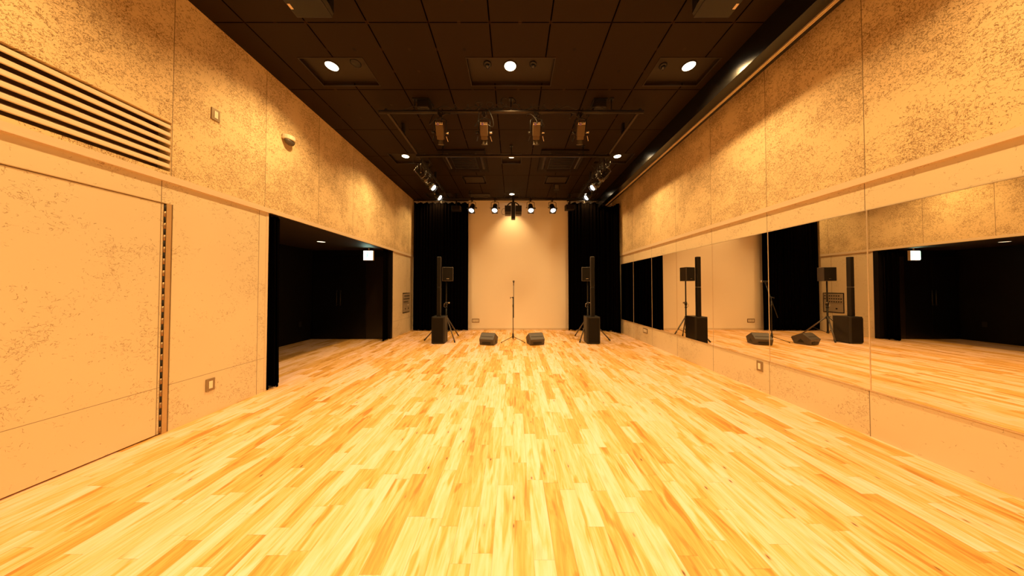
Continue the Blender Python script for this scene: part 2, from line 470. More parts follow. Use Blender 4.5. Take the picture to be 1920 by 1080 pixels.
# black bulkhead with the curtain track under the ceiling on the right
m = MB(); m.box(2.597, 2.84, YR, YB - .02, 3.759, HC - .001); struct(m.build('trim_3', M['black_gloss'], bevel=.004))
t_ = tag(MB().box(2.738, 2.750, -3.0, 7.55, 3.744, 3.7585).box(2.750, 2.762, -3.0, 7.55, 3.752, 3.7585).box(2.762, 2.774, -3.0, 7.55, 3.744, 3.7585).build('curtain_track', M['gold']),
         'long twin-groove metal curtain track under the black bulkhead on the right', 'curtain track')

# alcove
AX = -5.15
m = MB()
m.box(AX - .1, AX, AY0 - .1, 6.66, 0, 2.27)
m.box(AX, -XL - .125, AY0 - .13, AY0 - .03, 0, 2.27)
m.mi = 0
m.box(AX - .1, -XL - .0, 6.565, 6.655, 0, 2.27)
struct(m.build('wall_alcove', M['alcove']))
m = MB(); m.box(AX - .1, -XU - .221, AY0 - .13, 6.66, 2.27, 2.33); m.box(-XU - .22, -XU - .012, AY0, AY1, 2.253, 2.2615)
struct(m.build('ceiling_alcove', M['ceilp']))
for k, (x0, x1) in enumerate(((-5.10, -4.425), (-4.418, -3.75))):
    m = MB(); m.box(x0, x1, 6.525, 6.563, 0.008, 2.10)
    d = struct(m.build('door_%d' % (k + 2), M['door_black'], bevel=.003))
    hx = -4.47 if k == 0 else -4.373
    m = MB(); m.cyl((hx, 6.49, .85), (hx, 6.49, 1.25), .011); m.cyl((hx, 6.49, .88), (hx, 6.524, .88), .007); m.cyl((hx, 6.49, 1.22), (hx, 6.524, 1.22), .007)
    m.build('door_handle', M['black_metal'], d)
m = MB(); m.box(-3.745, -3.27, 6.53, 6.563, 0.008, 2.10); struct(m.build('trim_4', M['brown_panel'], bevel=.003))
o = tag(MB().cbox(AX + .006, 6.2, .42, .010, .07, .12).build('wall_socket', M['black'], bevel=.002), 'small black socket low on the black side wall of the alcove', 'socket')

# door in the left wall (flush board door with a piano hinge)
m = MB(); m.box(-XL - .05, -XL + .0, DY0, DY1 - .052, .012, DZ)
door = struct(m.build('door_1', M['lower'], bevel=.002))
m = MB()
n = 38
for i in range(n):
    z0 = .02 + (DZ - .03) * i / n; z1 = z0 + (DZ - .03) / n
    m.mi = i % 2
    m.cyl((-XL + .002, DY1 - .047, z0), (-XL + .002, DY1 - .047, z1 - .002), .0075 if i % 2 == 0 else .006, seg=10)
m.build('piano_hinge', [M['bronze'], M['dark_gap']], door)
m = MB(); m.box(-XL - .05, -XL + .006, DY1 - .038, DY1 - .004, .0, DZ + .004); m.box(-XL - .05, -XL + .006, DY0 - .006, DY1, DZ + .004, DZ + .009)
m.build('door_frame', M['framewood'], door)
m = MB(); m.box(-XL - .11, -XL - .055, DY0 - .005, DY1 + .005, 0, DZ + .005); m.build('dark_reveal', M['dark_gap'], door)

# air vent with six tilted slats
v = thing('air_vent', 'wide wooden air vent of slanted slats above the flush door', 'air vent', (-XU, (VY0 + VY1) / 2, VZ0))
nsl = 6; pitch = (VZ1 - VZ0 - .02) / nsl
for i in range(nsl):
    zc = .028 + pitch * (i + .38)
    m = MB(); m.prism([(-.075, zc + .046), (-.004, zc + .012), (.0, zc - .020), (-.004, zc - .026), (-.078, zc + .016)], 1, -(VY1 - VY0) / 2 + .002, (VY1 - VY0) / 2 - .002)
    m.build('slat', M['trimwood'], v, bevel=.002)
m = MB(); yw = (VY1 - VY0) / 2
m.box(-.13, -.12, -yw, yw, 0, VZ1 - VZ0)
m.build('back_plate', M['bronze'], v)

# ------------------------------------------------------------------ mirrors
msg = [('large mirror panel on the right wall nearest the viewer, behind the photo edge', 0.494),
       ('mirror panel nearest the viewer, reflecting the lit exit sign', 1.372),
       ('wide mirror panel reflecting the tower speaker and the hole-punched jack panel', 2.25),
       ('mirror panel reflecting white wall and microphone, fifth from the far end', 3.128),
       ('mirror panel whose left seam runs through white wall, reflecting the right speaker stand', 4.006),
       ('narrow-looking mirror panel reflecting the curtain edge beside white wall', 4.884),
       ('mirror panel full of black curtain, second from the far end', 5.762),
       ('farthest mirror panel, touching the black curtain in the corner', 6.640)]
for k, (lab, y0) in enumerate(msg):
    y1 = min(y0 + .878, 7.42)
    if k == 0: continue
    t_ = thing('wall_mirror', lab, 'mirror', (XL, (y0 + y1) / 2, .405), 0, 'mirror panels on the right wall')
    h = (y1 - y0) / 2
    MB().box(-.007, -.001, -h + .0022, h - .0022, .004, 1.578).build('mirror_pane', M['mirror'], t_)
    MB().box(-.010, -.001, -h, h, -.004, .003).build('bottom_channel', M['gold'], t_); MB().box(-.009, -.001, -h, h, 1.579, 1.584).build('top_channel', M['gold'], t_)
m = MB()
for lab, y0 in msg[2:]:
    m.box(XL - .0095, XL - .0073, y0 - .0032, y0 + .0032, .405, 1.985)
struct(m.build('trim_5', M['gold']))

# ------------------------------------------------------------------ downlights and things in the recesses
def downlight(x, y, z, label, r=.072, group=None, mat='lamp'):
    t = thing('downlight', label, 'ceiling light', (x, y, z), 0, group)
    MB().lathe([(r + .012, 0), (r + .012, -.006), (r + .002, -.010), (r, -.004), (r, 0)]).build('trim_ring', M['ceilp'], t)
    MB().lathe([(r - .001, -.001), (r - .001, -.0045), (r * .6, -.0055), (.001, -.006)]).build('diffuser', M[mat], t)
    return t
G = 'round ceiling downlights of the room'
rows = {-1.07: 'behind the viewer', 1.0: 'behind the viewer', 3.11: 'front', 5.27: 'middle', 7.42: 'back'}
for y, nm in rows.items():
    for x, side in ((-2.235 * K, 'left'), (-.036, 'centre'), (2.168 * K, 'right')):
        if nm == 'front':
            lab = {'left': 'large glowing downlight nearest the left wall, beside a dark disc', 'centre': 'glowing downlight between two small domes in the wide centre recess',
                   'right': 'large glowing downlight nearest the black bulkhead, beside a small dome'}[side]
        elif nm == 'middle':
            lab = {'left': 'smaller glowing downlight left of the lighting pipes', 'centre': 'small glowing downlight half behind the middle lighting pipe',
                   'right': 'smaller glowing downlight right of the lighting pipes'}[side]
        elif nm == 'back':
            lab = {'left': 'far downlight above the left curtain behind the side lamps', 'centre': 'farthest downlight, peeking out behind the centre stage fixture',
                   'right': 'far downlight above the right curtain behind the side lamps'}[side]
        else: continue
        downlight(x, y * K, HC + REC, lab, group=G)
for y in rows:
    for x in (-2.235 * K, -.036, 2.168 * K):
        p = DOWN_W
        if y > 7: p = DOWN_W * (.50 if abs(x) < 1 else .5)
        cone = (92, .7) if (y > 7 and abs(x) < 1) else (137, .85)
        spot((x, y * K, HC + REC - .02), (x, y * K, 0), p, cone[0], cone[1], WARM, .065)
# sensors in the recesses
def dome(x, y, z, label, r=.05, mat='black', lens=True):
    t = thing('ceiling_sensor', label, 'sensor', (x, y, z))
    MB().lathe([(r, 0), (r, -.012), (r * .8, -.02), (r * .62, -.022)]).build('base', M[mat], t)
    if lens: MB().lathe([(r * .6, -.022), (r * .58, -.035), (r * .4, -.05), (.002, -.058)]).build('dome_lens', M['lensglass'], t)
    return t
dome(-.32, 3.15, HC + REC, 'small dark camera dome left of the centre downlight')
dome(.25, 3.15, HC + REC, 'small dark dome right of the centre downlight', .046)
dome(1.885, 3.17, HC + REC, 'small dark dome beside the right front downlight', .046)
tag(MB().lathe([(.062, 0), (.062, -.006), (.05, -.012), (.001, -.013)]).build('blank_disc', M['black'], loc=(-1.96, 3.14, HC + REC)),
    'flat dark round cover beside the left front downlight', 'ceiling cover')
# panels sitting in the two square hatch openings
for (x0, x1, y0, y1), lab in zip(hatch_holes, ('square ceiling hatch with pale edge behind the left air conditioner', 'square ceiling hatch with pale edge behind the right air conditioner')):
    t = thing('ceiling_hatch', lab, 'ceiling hatch', ((x0 + x1) / 2, (y0 + y1) / 2, HC), 0, 'square ceiling hatches')
    w, d = (x1 - x0) / 2 - .05, (y1 - y0) / 2 - .07
    MB().box(-w, w, -d, d, .0, .03).build('panel', M['ceilp'], t)
    MB().box(-w - .008, w + .008, -d - .008, -d, -.004, .03).box(-w - .008, w + .008, d, d + .008, -.004, .03).box(-w - .008, -w, -d, d, -.004, .03).box(w, w + .008, -d, d, -.004, .03).build('edge_frame', M['pipe'], t)
    for q_ in (-.55, .55): MB().box(w * q_ - .012, w * q_ + .012, -d * .2, d * .2, .03, .0495).build('hanger', M['ceilp'], t)
o = tag(MB().box(-1.30, -.675, 7.40, 7.73, HC - .02, HC - .001).build('ceiling_plate', M['black'], bevel=.004), 'flat black ceiling plate above the back lighting pipe, left of centre', 'ceiling plate')

# ------------------------------------------------------------------ air conditioners
def cassette(x, y, label):
    t = thing('air_conditioner', label, 'air conditioner', (x, y, HC - .001), 0, 'ceiling cassette air conditioners')
    m = MB(); h = .475
    o_ = [(-h, -h), (h, -h), (h, h), (-h, h)]
    m.box(-h, h, -h, h, -.03, 0)
    m.box(-.30, .30, -.30, .30, -.038, -.03)
    m.build('panel', M['cassette'], t, bevel=.008)
    for k in range(4):
        rot = Matrix.Rotation(k * PI / 2, 4, 'Z')
        m = MB(); m.box(-.30, .30, .345, .425, -.036, -.031, rot); m.build('air_slot', M['dark_gap'], t)
        m = MB()
        prof = [(.335, -.034), (.36, -.052), (.40, -.056), (.405, -.050), (.362, -.044), (.34, -.031)]
        m.prism(prof, 0, -.27, .27, rot)
        m.build('flap', M['pipe'] if k in (1, 3) else M['cassette'], t)
    m = MB()
    for i in range(9):
        yy = -.23 + i * .0575
        m.box(-.25, .25, yy - .012, yy + .012, -.048, -.038)
    for xx in (-.26, .25): m.box(xx, xx + .01, -.26, .26, -.048, -.038)
    m.box(-.26, .26, -.27, -.258, -.048, -.038); m.box(-.26, .26, .258, .27, -.048, -.038)
    m.build('intake_grille', M['black'], t)
    m = MB(); m.box(.36, .44, .36, .37, -.034, -.03); m.build('corner_mark', M['pipe'], t)
cassette(-1.04, 5.50, 'square dark ceiling air conditioner left of centre behind the lighting pipe')
cassette(1.04, 5.50, 'square dark ceiling air conditioner right of centre behind the lighting pipe')

# ------------------------------------------------------------------ lighting pipes
ZP = 1.3 + 2.47 * K
grid = thing('lighting_pipe_grid', 'rectangular grid of dark hanging pipes that carries the stage lights', 'lighting rig', (0, 3.55 * K, HC))
def gp(p): return (p[0] * K, (p[1] - 3.55) * K, p[2] - HC)
for a, b in (((-1.88, 3.55, ZP), (1.83, 3.55, ZP)), ((-1.81, 4.75, ZP - .0), (1.81, 4.75, ZP)), ((-1.95, 7.05, ZP), (1.95, 7.05, ZP)),
             ((-1.80, 3.58, ZP + .052), (-1.80, 7.16, ZP + .052)), ((1.80, 3.58, ZP + .052), (1.80, 7.16, ZP + .052))):
    MB().cyl(gp(a), gp(b), .0243).build('pipe', M['pipe'], grid)
for x, y in ((-.03, 3.60), (-.03, 4.80), (-1.33, 4.80), (1.33, 4.80), (-1.4, 3.60), (1.4, 3.60), (-1.2, 7.10), (0, 7.10), (1.2, 7.10)):
    m = MB(); m.cyl(gp((x, y, ZP + .025)), gp((x, y, HC - .001)), .008, seg=10); m.box(x * K - .03, x * K + .03, (y - 3.55) * K - .03, (y - 3.55) * K + .03, -.012, -.001)
    m.cyl(gp((x, y, ZP + .03)), gp((x, y - .045, ZP + .03)), .012, seg=8)
    m.build('hanger_rod', M['black_metal'], grid)
for x in (-1.80, 1.80):
    for y in (4.15, 5.9):
        m = MB(); m.box(x * K - .02, x * K + .02, (y - 3.55) * K - .03, (y - 3.55) * K + .03, ZP + .075 - HC, -.001); m.build('hanger_bracket', M['black_metal'], grid)

# ------------------------------------------------------------------ stage light fixtures
def rotmat(pan, tilt):
    """local -Z is the beam; tilt from straight down, pan about Z (0 = towards +Y)"""
    return Matrix.Rotation(R(pan), 4, 'Z') @ Matrix.Rotation(R(tilt), 4, 'X')
def wig(p0, p1, n=14, amp=.05, rnd=None):
    rnd = rnd or random; p0, p1 = Vector(p0), Vector(p1); out = []
    ph = [rnd.uniform(0, 6) for _ in range(3)]
    for i in range(n + 1):
        t = i / n; p = p0.lerp(p1, t); e = math.sin(PI * t)
        out.append(p + Vector((math.sin(t * 7 + ph[0]), math.sin(t * 5 + ph[1]), math.sin(t * 9 + ph[2]) - .5)) * amp * e)
    return out
def clampyoke(t, pan, drop, half, mat='black_metal'):
    rz = Matrix.Rotation(R(pan), 4, 'Z')
    m = MB(); m.cbox(0, 0, -.045, .035, .05, .05, rz); m.cbox(-.03, 0, -.01, .012, .05, .09, rz); m.cbox(.03, 0, -.01, .012, .05, .09, rz)
    m.cyl(rz @ Vector((0, .0, -.07)), rz @ Vector((0, 0, -.10)), .012, seg=10)
    m.cyl(rz @ Vector((.02, -.03, -.045)), rz @ Vector((.02, -.07, -.045)), .009, seg=8)
    m.build('clamp', M['pipe'], t)
    m = MB(); pts = []
    for a in range(0, 181, 15):
        pts.append(rz @ Vector((-half * math.cos(R(a)), 0, -.13 - .0 + .035 * math.sin(R(a)) - (.0))))
    pts = [rz @ Vector((-half, 0, -drop))] + pts + [rz @ Vector((half, 0, -drop))]
    m.tube(pts, .0075, 6); m.build('yoke', M[mat], t)
    for s in (-1, 1):
        m = MB(); m.cyl(rz @ Vector((s * (half - .012), 0, -drop)), rz @ Vector((s * (half + .035), 0, -drop)), .016, seg=10)
        m.build('tilt_knob', M['steel'] if s > 0 else M['black_metal'], t)
def par(loc, pan, tilt, label, lit=True, sc=1.0, group='lit stage lamps', power=40):
    loc = (loc[0] * K, loc[1] * K, loc[2]); t = thing('stage_lamp', label, 'stage light', loc, 0, group)
    drop = .215 * sc
    clampyoke(t, pan, drop, .082 * sc)
    X = Matrix.Translation((0, 0, -drop)) @ rotmat(pan, tilt)
    r = .060 * sc
    m = MB(); m.lathe([(r * .55, .10 * sc), (r * .8, .10 * sc), (r * .84, .03 * sc), (r, .0), (r, -.055 * sc), (r * 1.08, -.06 * sc), (r * 1.08, -.085 * sc), (r * .93, -.085 * sc), (r * .9, -.07 * sc)], 20, X)
    for k in range(6):
        m.lathe([(r * .9, .03 + .011 * k), (r * .9, .034 + .011 * k)], 16, X)
    m.build('lamp_body', M['black'], t)
    m = MB(); m.lathe([(r * .9, -.068 * sc), (r * .9, -.076 * sc), (r * .5, -.083 * sc), (.001, -.086 * sc)], 20, X)
    m.build('lens', M['stage'] if lit else M['lensglass'], t)
    m = MB(); m.box(-r * 1.12, r * 1.12, -r * 1.12, -r * 1.04, -.10 * sc, -.075 * sc, X); m.box(-r * 1.12, r * 1.12, r * 1.04, r * 1.12, -.10 * sc, -.075 * sc, X)
    m.box(-r * 1.12, -r * 1.04, -r * 1.04, r * 1.04, -.10 * sc, -.075 * sc, X); m.box(r * 1.04, r * 1.12, -r * 1.04, r * 1.04, -.10 * sc, -.075 * sc, X)
    m.build('filter_frame', M['black_metal'], t)
    b = X @ Vector((0, 0, .10 * sc))
    m = MB(); m.tube(wig(b, (random.uniform(-.1, .1), .02, .03), 12, .04), .005, 6); m.build('power_cable', M['cable'], t)
    if lit:
        w = Vector(loc) + (X @ Vector((0, 0, -.10 * sc))); d = (X.to_3x3() @ Vector((0, 0, -1)))
        spot(w, w + d, power, 60, .6, (1.0, 0.72, 0.42), .04)
    return t
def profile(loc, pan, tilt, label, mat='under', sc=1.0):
    """long-bodied fixture: finned lamp house, square barrel, lens snout, barn door flaps"""
    loc = (loc[0] * K, loc[1] * K, loc[2]); t = thing('profile_spotlight', label, 'stage light', loc, 0, 'unlit long-bodied spotlights')
    drop = .30
    clampyoke(t, pan, drop, .098 * sc)
    X = Matrix.Translation((0, 0, -drop)) @ rotmat(pan, tilt)
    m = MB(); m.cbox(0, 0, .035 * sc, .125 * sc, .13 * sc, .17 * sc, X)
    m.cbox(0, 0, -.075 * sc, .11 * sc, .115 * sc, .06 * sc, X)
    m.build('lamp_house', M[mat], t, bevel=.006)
    m = MB(); m.lathe([(.046 * sc, -.10 * sc), (.046 * sc, -.165 * sc), (.055 * sc, -.168 * sc), (.055 * sc, -.185 * sc), (.04 * sc, -.185 * sc)], 18, X)
    m.build('lens_barrel', M['body'], t)
    m = MB()
    for k in range(5): m.cbox((k - 2) * .026 * sc, 0, .135 * sc, .006, .11 * sc, .035 * sc, X)
    m.cbox(0, 0, .123 * sc, .12 * sc, .12 * sc, .008, X)
    m.build('cooling_fins', M['steel'], t)
    for q_ in (-1, 1):
        m = MB(); m.cbox(q_ * .085 * sc, -.02 * sc, -.12 * sc, .006, .10 * sc, .08 * sc, X @ Matrix.Rotation(R(-18 * q_), 4, 'Y'))
        m.build('barn_door', M['black_metal'] if q_ < 0 else M['steel'], t)
    m = MB(); m.cbox(-.02 * sc, -.067 * sc, .125 * sc, .035 * sc, .004, .03 * sc, X); m.build('violet_sticker', M['purple'], t)
    for s in (-1, 1):
        b = X @ Vector((.03 * s, -.03, .13 * sc))
        m = MB(); m.tube(wig(b, (.12 * s + random.uniform(-.05, .05), .03, .045), 16, .07), .0055, 6); m.build('power_cable', M['cable'], t)
    return t
fl = [(-1.02, 'outer left', 6), (-.405, 'inner left', 2), (.325, 'inner right', -2), (.945, 'outer right', -5)]
labs = ['leftmost of four long spotlights on the front pipe, its body turned slightly', 'second spotlight from the left on the front pipe, bright top plate',
        'third spotlight from the left on the front pipe, cables looped in front', 'rightmost of four long spotlights on the front pipe']
for (x, _, pan), lab in zip(fl, labs):
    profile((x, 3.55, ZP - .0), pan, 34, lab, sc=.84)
bl = ['leftmost lit lamp against the white back wall, beside the left curtain', 'lit lamp on the back pipe directly left of the centre fixture',
      'lit lamp on the back pipe directly right of the centre fixture', 'rightmost lit lamp on the back pipe, nearest the right curtain']
for x, lab, pan in ((-1.13, bl[0], 170), (-.50, bl[1], 176), (.485, bl[2], 184), (1.085, bl[3], 190)):
    par((x, 7.02, ZP - .0), pan, 36, lab, sc=1.28)
# lamps on the two side pipes
for s, side in ((-1, 'left'), (1, 'right')):
    par((s * 1.82, 5.62, ZP + .05), s * 104, 50, 'lit lamp on the %s side pipe, nearer of the two lit there' % side, group='lit side lamps', power=12, sc=1.2)
    par((s * 1.86, 6.24, ZP + .05), s * 104, 50, 'lit lamp on the %s side pipe, farther of the two lit there' % side, group='lit side lamps', power=12, sc=1.2)
    for k, (yy, w) in enumerate(((4.98, 'nearest the middle pipe'), (5.28, 'just before the lit lamps'))):
        o = profile((s * 1.80, yy, ZP + .05), s * 75, 42, 'dark long spotlight on the %s side pipe %s' % (side, w), mat='black', sc=.80)
# loose cables on the pipes, one bundle each
def cable_bundle(pts_list, label, r=.005):
    m = MB()
    for p in pts_list: m.tube([(q[0] * K, q[1] * K, q[2]) for q in p], r, 6)
    return tag(m.build('cable_bundle', M['cable']), label, 'cable')
rnd = random.Random(3)
def along(p0, p1, loops, amp, n=60):
    out = []; p0, p1 = Vector(p0), Vector(p1)
    for i in range(n + 1):
        t = i / n; p = p0.lerp(p1, t)
        out.append(p + Vector((math.sin(t * loops * 6.28) * amp * .8, math.cos(t * loops * 6.28) * .022, .034 + abs(math.sin(t * loops * 3.14)) * amp)))
    return out
cable_bundle([along((-1.6, 3.55, ZP), (1.4, 3.55, ZP), 7, .035, 120), along((-.9, 3.55, ZP), (.7, 3.55, ZP), 9, .06, 140), along((-.55, 3.55, ZP), (-.1, 3.56, ZP - .01), 3, .10, 70),
              wig((.0, 3.56, HC - .02), (.12, 3.56, ZP + .04), 16, .05, rnd), wig((-.08, 3.56, HC - .02), (-.3, 3.56, ZP + .04), 16, .05, rnd)],
             'tangled black cables looped along the front pipe')
cable_bundle([along((-1.2, 7.05, ZP), (1.3, 7.05, ZP), 8, .03, 120), along((-.7, 7.05, ZP), (.6, 7.05, ZP), 7, .05, 100)], 'black cables wound along the back pipe above the lit lamps')
for s, side in ((-1, 'left'), (1, 'right')):
    def al2(y0, y1, loops, amp, n=80):
        return [(s * 1.8 + math.cos(t * loops * 6.28) * .03 - s * abs(math.sin(t * loops * 3.14)) * amp * .4, y0 + (y1 - y0) * t + math.sin(t * loops * 6.28) * amp * .6, ZP + .052 + .03 - abs(math.sin(t * loops * 3.14 + 1)) * amp) for t in [i / n for i in range(n + 1)]]
    cable_bundle([al2(4.8, 6.6, 8, .12, 120), al2(4.85, 5.5, 4, .2)], 'black cables looped over the %s side pipe' % side)

# centre fixture on the back pipe
t = thing('twin_stage_fixture', 'black twin-bodied fixture hanging on a curved yoke at the centre of the back pipe', 'stage light', (.005, 7.02 * K, ZP))
m = MB(); m.cbox(0, 0, -.0, .07, .07, .11); m.cyl((0, 0, -.05), (0, 0, -.16), .03, seg=14); m.build('clamp', M['black_metal'], t)
m = MB(); m.tube([(-.17 * math.cos(R(a)), 0, -.25 + .14 * math.sin(R(a))) for a in range(0, 181, 12)], .017, 8); m.build('yoke', M['black_metal'], t)
MB().box(-.055, .055, -.10, .06, -.60, -.14).build('centre_column', M['black'], t, bevel=.01)
for s in (-1, 1):
    b = MB().box(s * .06, s * .235, -.11, .07, -.40, -.23).build('housing', M['black'], t, bevel=.008)
    MB().box(s * .063, s * .23, -.115, .05, -.49, -.402).build('lower_panel', M['wedge'], t, bevel=.006)
m = MB(); m.tube([(-.22, 0, -.28), (-.30, 0, -.30), (-.335, 0, -.38), (-.31, 0, -.45), (-.23, 0, -.47)], .005, 6); m.build('power_cable', M['cable'], t)

# ------------------------------------------------------------------ hanging loudspeakers
def hung_box(x, y, z, w, d, h, label, rz=0, name='hanging_speaker', grille=True, cat='speaker'):
    t = thing(name, label, cat, (x, y, z), rz)
    m = MB(); pr = [(-w / 2, d / 2), (-w / 2 + .02, -d / 2), (w / 2 - .02, -d / 2), (w / 2, d / 2)]
    m.prism(pr, 2, -h / 2, h / 2); m.build('cabinet', M['black'], t, bevel=.006)
    if grille: MB().box(-w / 2 + .03, w / 2 - .03, -d / 2 - .008, -d / 2 - .001, -h / 2 + .01, h / 2 - .01).build('grille', M['grille'], t)
    top = HC - .002 - z
    MB().box(-.02, .02, -.01, .02, h / 2, top).box(-.05, .05, -.04, .05, top - .01, top).build('bracket', M['black_metal'], t)
    return t
a = hung_box(-1.66, 7.45, 3.62, .28, .16, .14, 'small black loudspeaker high in front of the left curtain')
b = hung_box(1.66, 7.45, 3.65, .28, .16, .15, 'small black loudspeaker high in front of the right curtain')
for s, side in ((-1, 'left'), (1, 'right')):
    t = thing('hanging_speaker', 'large black loudspeaker under the ceiling cut by the top edge, %s one' % side, 'speaker', (s * 1.87, 2.22, HC - .001), 0, 'large ceiling loudspeakers')
    m = MB(); m.box(-.17, .17, -.20, .155, -.20, -.02); m.build('cabinet', M['black'], t, bevel=.008)
    m = MB(); m.prism([(-s * .172, -.2), (-s * .172, .14), (-s * .20, .12), (-s * .215, .04), (-s * .215, -.12), (-s * .20, -.18)], 2, -.195, -.03); m.build('grille', M['black_metal'], t)
    MB().box(s * .10 - .02, s * .10 + .02, -.02, .02, -.02, -.001).box(-s * .08 - .02, -s * .08 + .02, -.02, .02, -.02, -.001).build('bracket', M['black_metal'], t)
    MB().box(-s * .0 + s * .145 - .012, s * .145 + .012, .03, .075, -.2035, -.2005).build('name_sticker', M['tag'], t)
    hung = thing('ceiling_box', 'small black box on the ceiling above the front pipe, %s one' % side, 'ceiling box', (s * 1.27 + (.0 if s > 0 else -.04), 3.74, HC - .001), 0, 'black boxes above the front pipe')
    MB().box(-.085, .085, -.07, .08, -.13, -.015).build('case', M['black'], hung, bevel=.005)
    MB().box(-.10, .10, -.09, .10, -.014, 0).build('mounting_plate', M['black_metal'], hung)
    MB().box(-.075, .075, -.074, -.0705, -.13, -.115).build('front_edge', M['body'], hung)
hung = thing('ceiling_box', 'small box under the ceiling in front of the back pipe, right of centre', 'ceiling box', (1.155, 6.77, HC - .001))
MB().box(-.07, .07, -.05, .05, -.14, 0).build('case', M['black'], hung, bevel=.005)
MB().box(-.05, .05, -.053, -.0505, -.13, -.02).build('front_edge', M['body'], hung)

# ------------------------------------------------------------------ curtains
def curtain(path, z0, z1, folds, amp, label, name='curtain', top_scallop=.05, flare=.0, seed=1, gather=0.0):
    """path: plan polyline; cloth in deep irregular folds, pinched at the top, thick"""
    rr = random.Random(seed)
    P = [Vector((p[0], p[1], 0)) for p in path]
    seg = [(P[i + 1] - P[i]).length for i in range(len(P) - 1)]; tot = sum(seg)
    n = folds * 12; nz = 16
    phase = [0]
    for i in range(n): phase.append(phase[-1] + rr.uniform(.75, 1.25))
    phase = [p / phase[-1] * folds * 2 * PI for p in phase]
    amps = [amp * (1 + .35 * math.sin(i * .21 + seed)) for i in range(n + 1)]
    m = MB(); V = []
    for k in range(nz + 1):
        tz = k / nz; z = z0 + (z1 - z0) * tz; row = []
        for i in range(n + 1):
            s_ = i / n * tot; acc = 0; j = 0
            while j < len(seg) - 1 and s_ > acc + seg[j]: acc += seg[j]; j += 1
            d = (P[j + 1] - P[j]).normalized(); p = P[j] + d * (s_ - acc); nrm = Vector((d.y, -d.x, 0))
            a = amps[i] * (1.0 - .35 * tz ** 3) * (1 + flare * (1 - tz))
            off = math.sin(phase[i] + .25 * math.sin(z * 1.3 + i * .07)) * a
            side = math.cos(phase[i] * 2) * a * .35
            q = p + nrm * off + d * side
            if gather:
                c = (P[0] + P[-1]) / 2; q = c + (q - c) * (1 - gather * math.sin(PI * min(1, tz * .9)) * .6)
            zz = z
            if k == nz: zz = z1 - top_scallop * (.5 - .5 * math.cos(phase[i] / 2 * 1.0)) ** 1.0 * .9
            if k == 0: zz = z0 + .012 * (1 + math.sin(phase[i] * .5 + seed))
            row.append(m.bm.verts.new((q.x, q.y, zz)))
        V.append(row)
    for k in range(nz):
        for i in range(n):
            f = m._f([V[k][i], V[k][i + 1], V[k + 1][i + 1], V[k + 1][i]]); f.smooth = True
    o = m.build(name, M['curtain'])
    so = o.modifiers.new('thick', 'SOLIDIFY'); so.thickness = .006; so.offset = 0
    return tag(o, label, 'curtain')
curtain([(-3.03, 7.80), (-1.385, 7.80)], .015, 3.93, 17, .034, 'tall black pleated curtain left of the white back wall', seed=2)
curtain([(1.68, 7.80), (2.78, 7.80)], .015, 3.93, 11, .034, 'tall black pleated curtain right of the white back wall', seed=5)
curtain([(2.70, 7.70), (2.98, 7.58), (3.02, 7.30)], .012, 3.735, 5, .045, 'black curtain gathered in the far right corner beside the mirrors', seed=8, top_scallop=.01)
curtain([(-3.175, 3.285), (-3.165, 3.455)], .003, 2.245, 3, .048, 'narrow black curtain tied back at the near side of the alcove', seed=4, flare=.5, top_scallop=.01)
curtain([(-3.165, 6.22), (-3.165, 6.47)], .012, 2.245, 3, .030, 'narrow black curtain at the far side of the alcove', seed=9, flare=.2, top_scallop=.01)
def rail(x0, x1, y, z, label):
    t = thing('curtain_rail', label, 'curtain rail', ((x0 + x1) / 2, y, z), 0, 'ceiling curtain rails at the back')
    h = (x1 - x0) / 2
    MB().box(-h, h, -.012, .012, -.012, .012).build('rail', M['black_metal'], t)
    m = MB(); n = int((x1 - x0) / .13)
    for i in range(n + 1):
        x = -h + .01 + (2 * h - .02) * i / n; m.box(x - .004, x + .004, -.004, .004, -.045, -.012)
    m.build('hook', M['steel'], t)
    MB().box(-h + .1, -h + .14, -.01, .01, .012, HC - z - .001).box(h - .14, h - .1, -.01, .01, .012, HC - z - .001).build('bracket', M['black_metal'], t)
rail(-3.05, -1.36, 7.80, 3.975, 'black curtain rail above the left back curtain')
rail(1.65, 2.58, 7.80, 3.975, 'black curtain rail above the right back curtain')

# ------------------------------------------------------------------ exit sign
t = thing('exit_sign', 'small square glowing white and green exit sign under the alcove ceiling', 'exit sign', (-3.51, 6.2, 2.24 - .03))
MB().box(-.125, .115, .0, .045, -.24, 0).build('housing', M['offwhite'], t, bevel=.003)
MB().box(-.118, .108, -.004, -.001, -.232, -.008).build('face_panel', M['exit_white'], t)
m = MB()    # running figure leaving through a doorway
Y0, Y1 = -.006, -.0045
m.box(.028, .095, Y0, Y1, -.035, -.022); m.box(.082, .095, Y0, Y1, -.215, -.022); m.box(-.105, .095, Y0, Y1, -.222, -.212)
m.box(.028, .04, Y0, Y1, -.085, -.022)
m.cyl((-.012, Y0, -.062), (-.012, Y1, -.062), .017, seg=14)
def limb(a, b, w):
    a, b = Vector(a), Vector(b); d = (b - a).normalized(); n_ = Vector((-d.y, d.x)) * w / 2
    m.prism([tuple(a + n_), tuple(b + n_), tuple(b - n_), tuple(a - n_)], 1, Y0, Y1)
limb((-.015, -.085), (-.03, -.145), .03); limb((-.02, -.09), (.03, -.11), .013); limb((-.02, -.09), (-.07, -.11), .013)
limb((-.03, -.14), (.015, -.165), .016); limb((.015, -.165), (.012, -.205), .014); limb((-.03, -.14), (-.055, -.18), .016); limb((-.055, -.18), (-.095, -.18), .014)
m.build('pictogram', M['exit_green'], t)
MB().box(-.01, .01, .015, .03, 0, .058).build('bracket', M['offwhite'], t)
gl = bpy.data.lights.new('exit_glow', 'AREA'); gl.shape = 'SQUARE'; gl.size = .2; gl.energy = .5; gl.color = (.55, 1, .75)
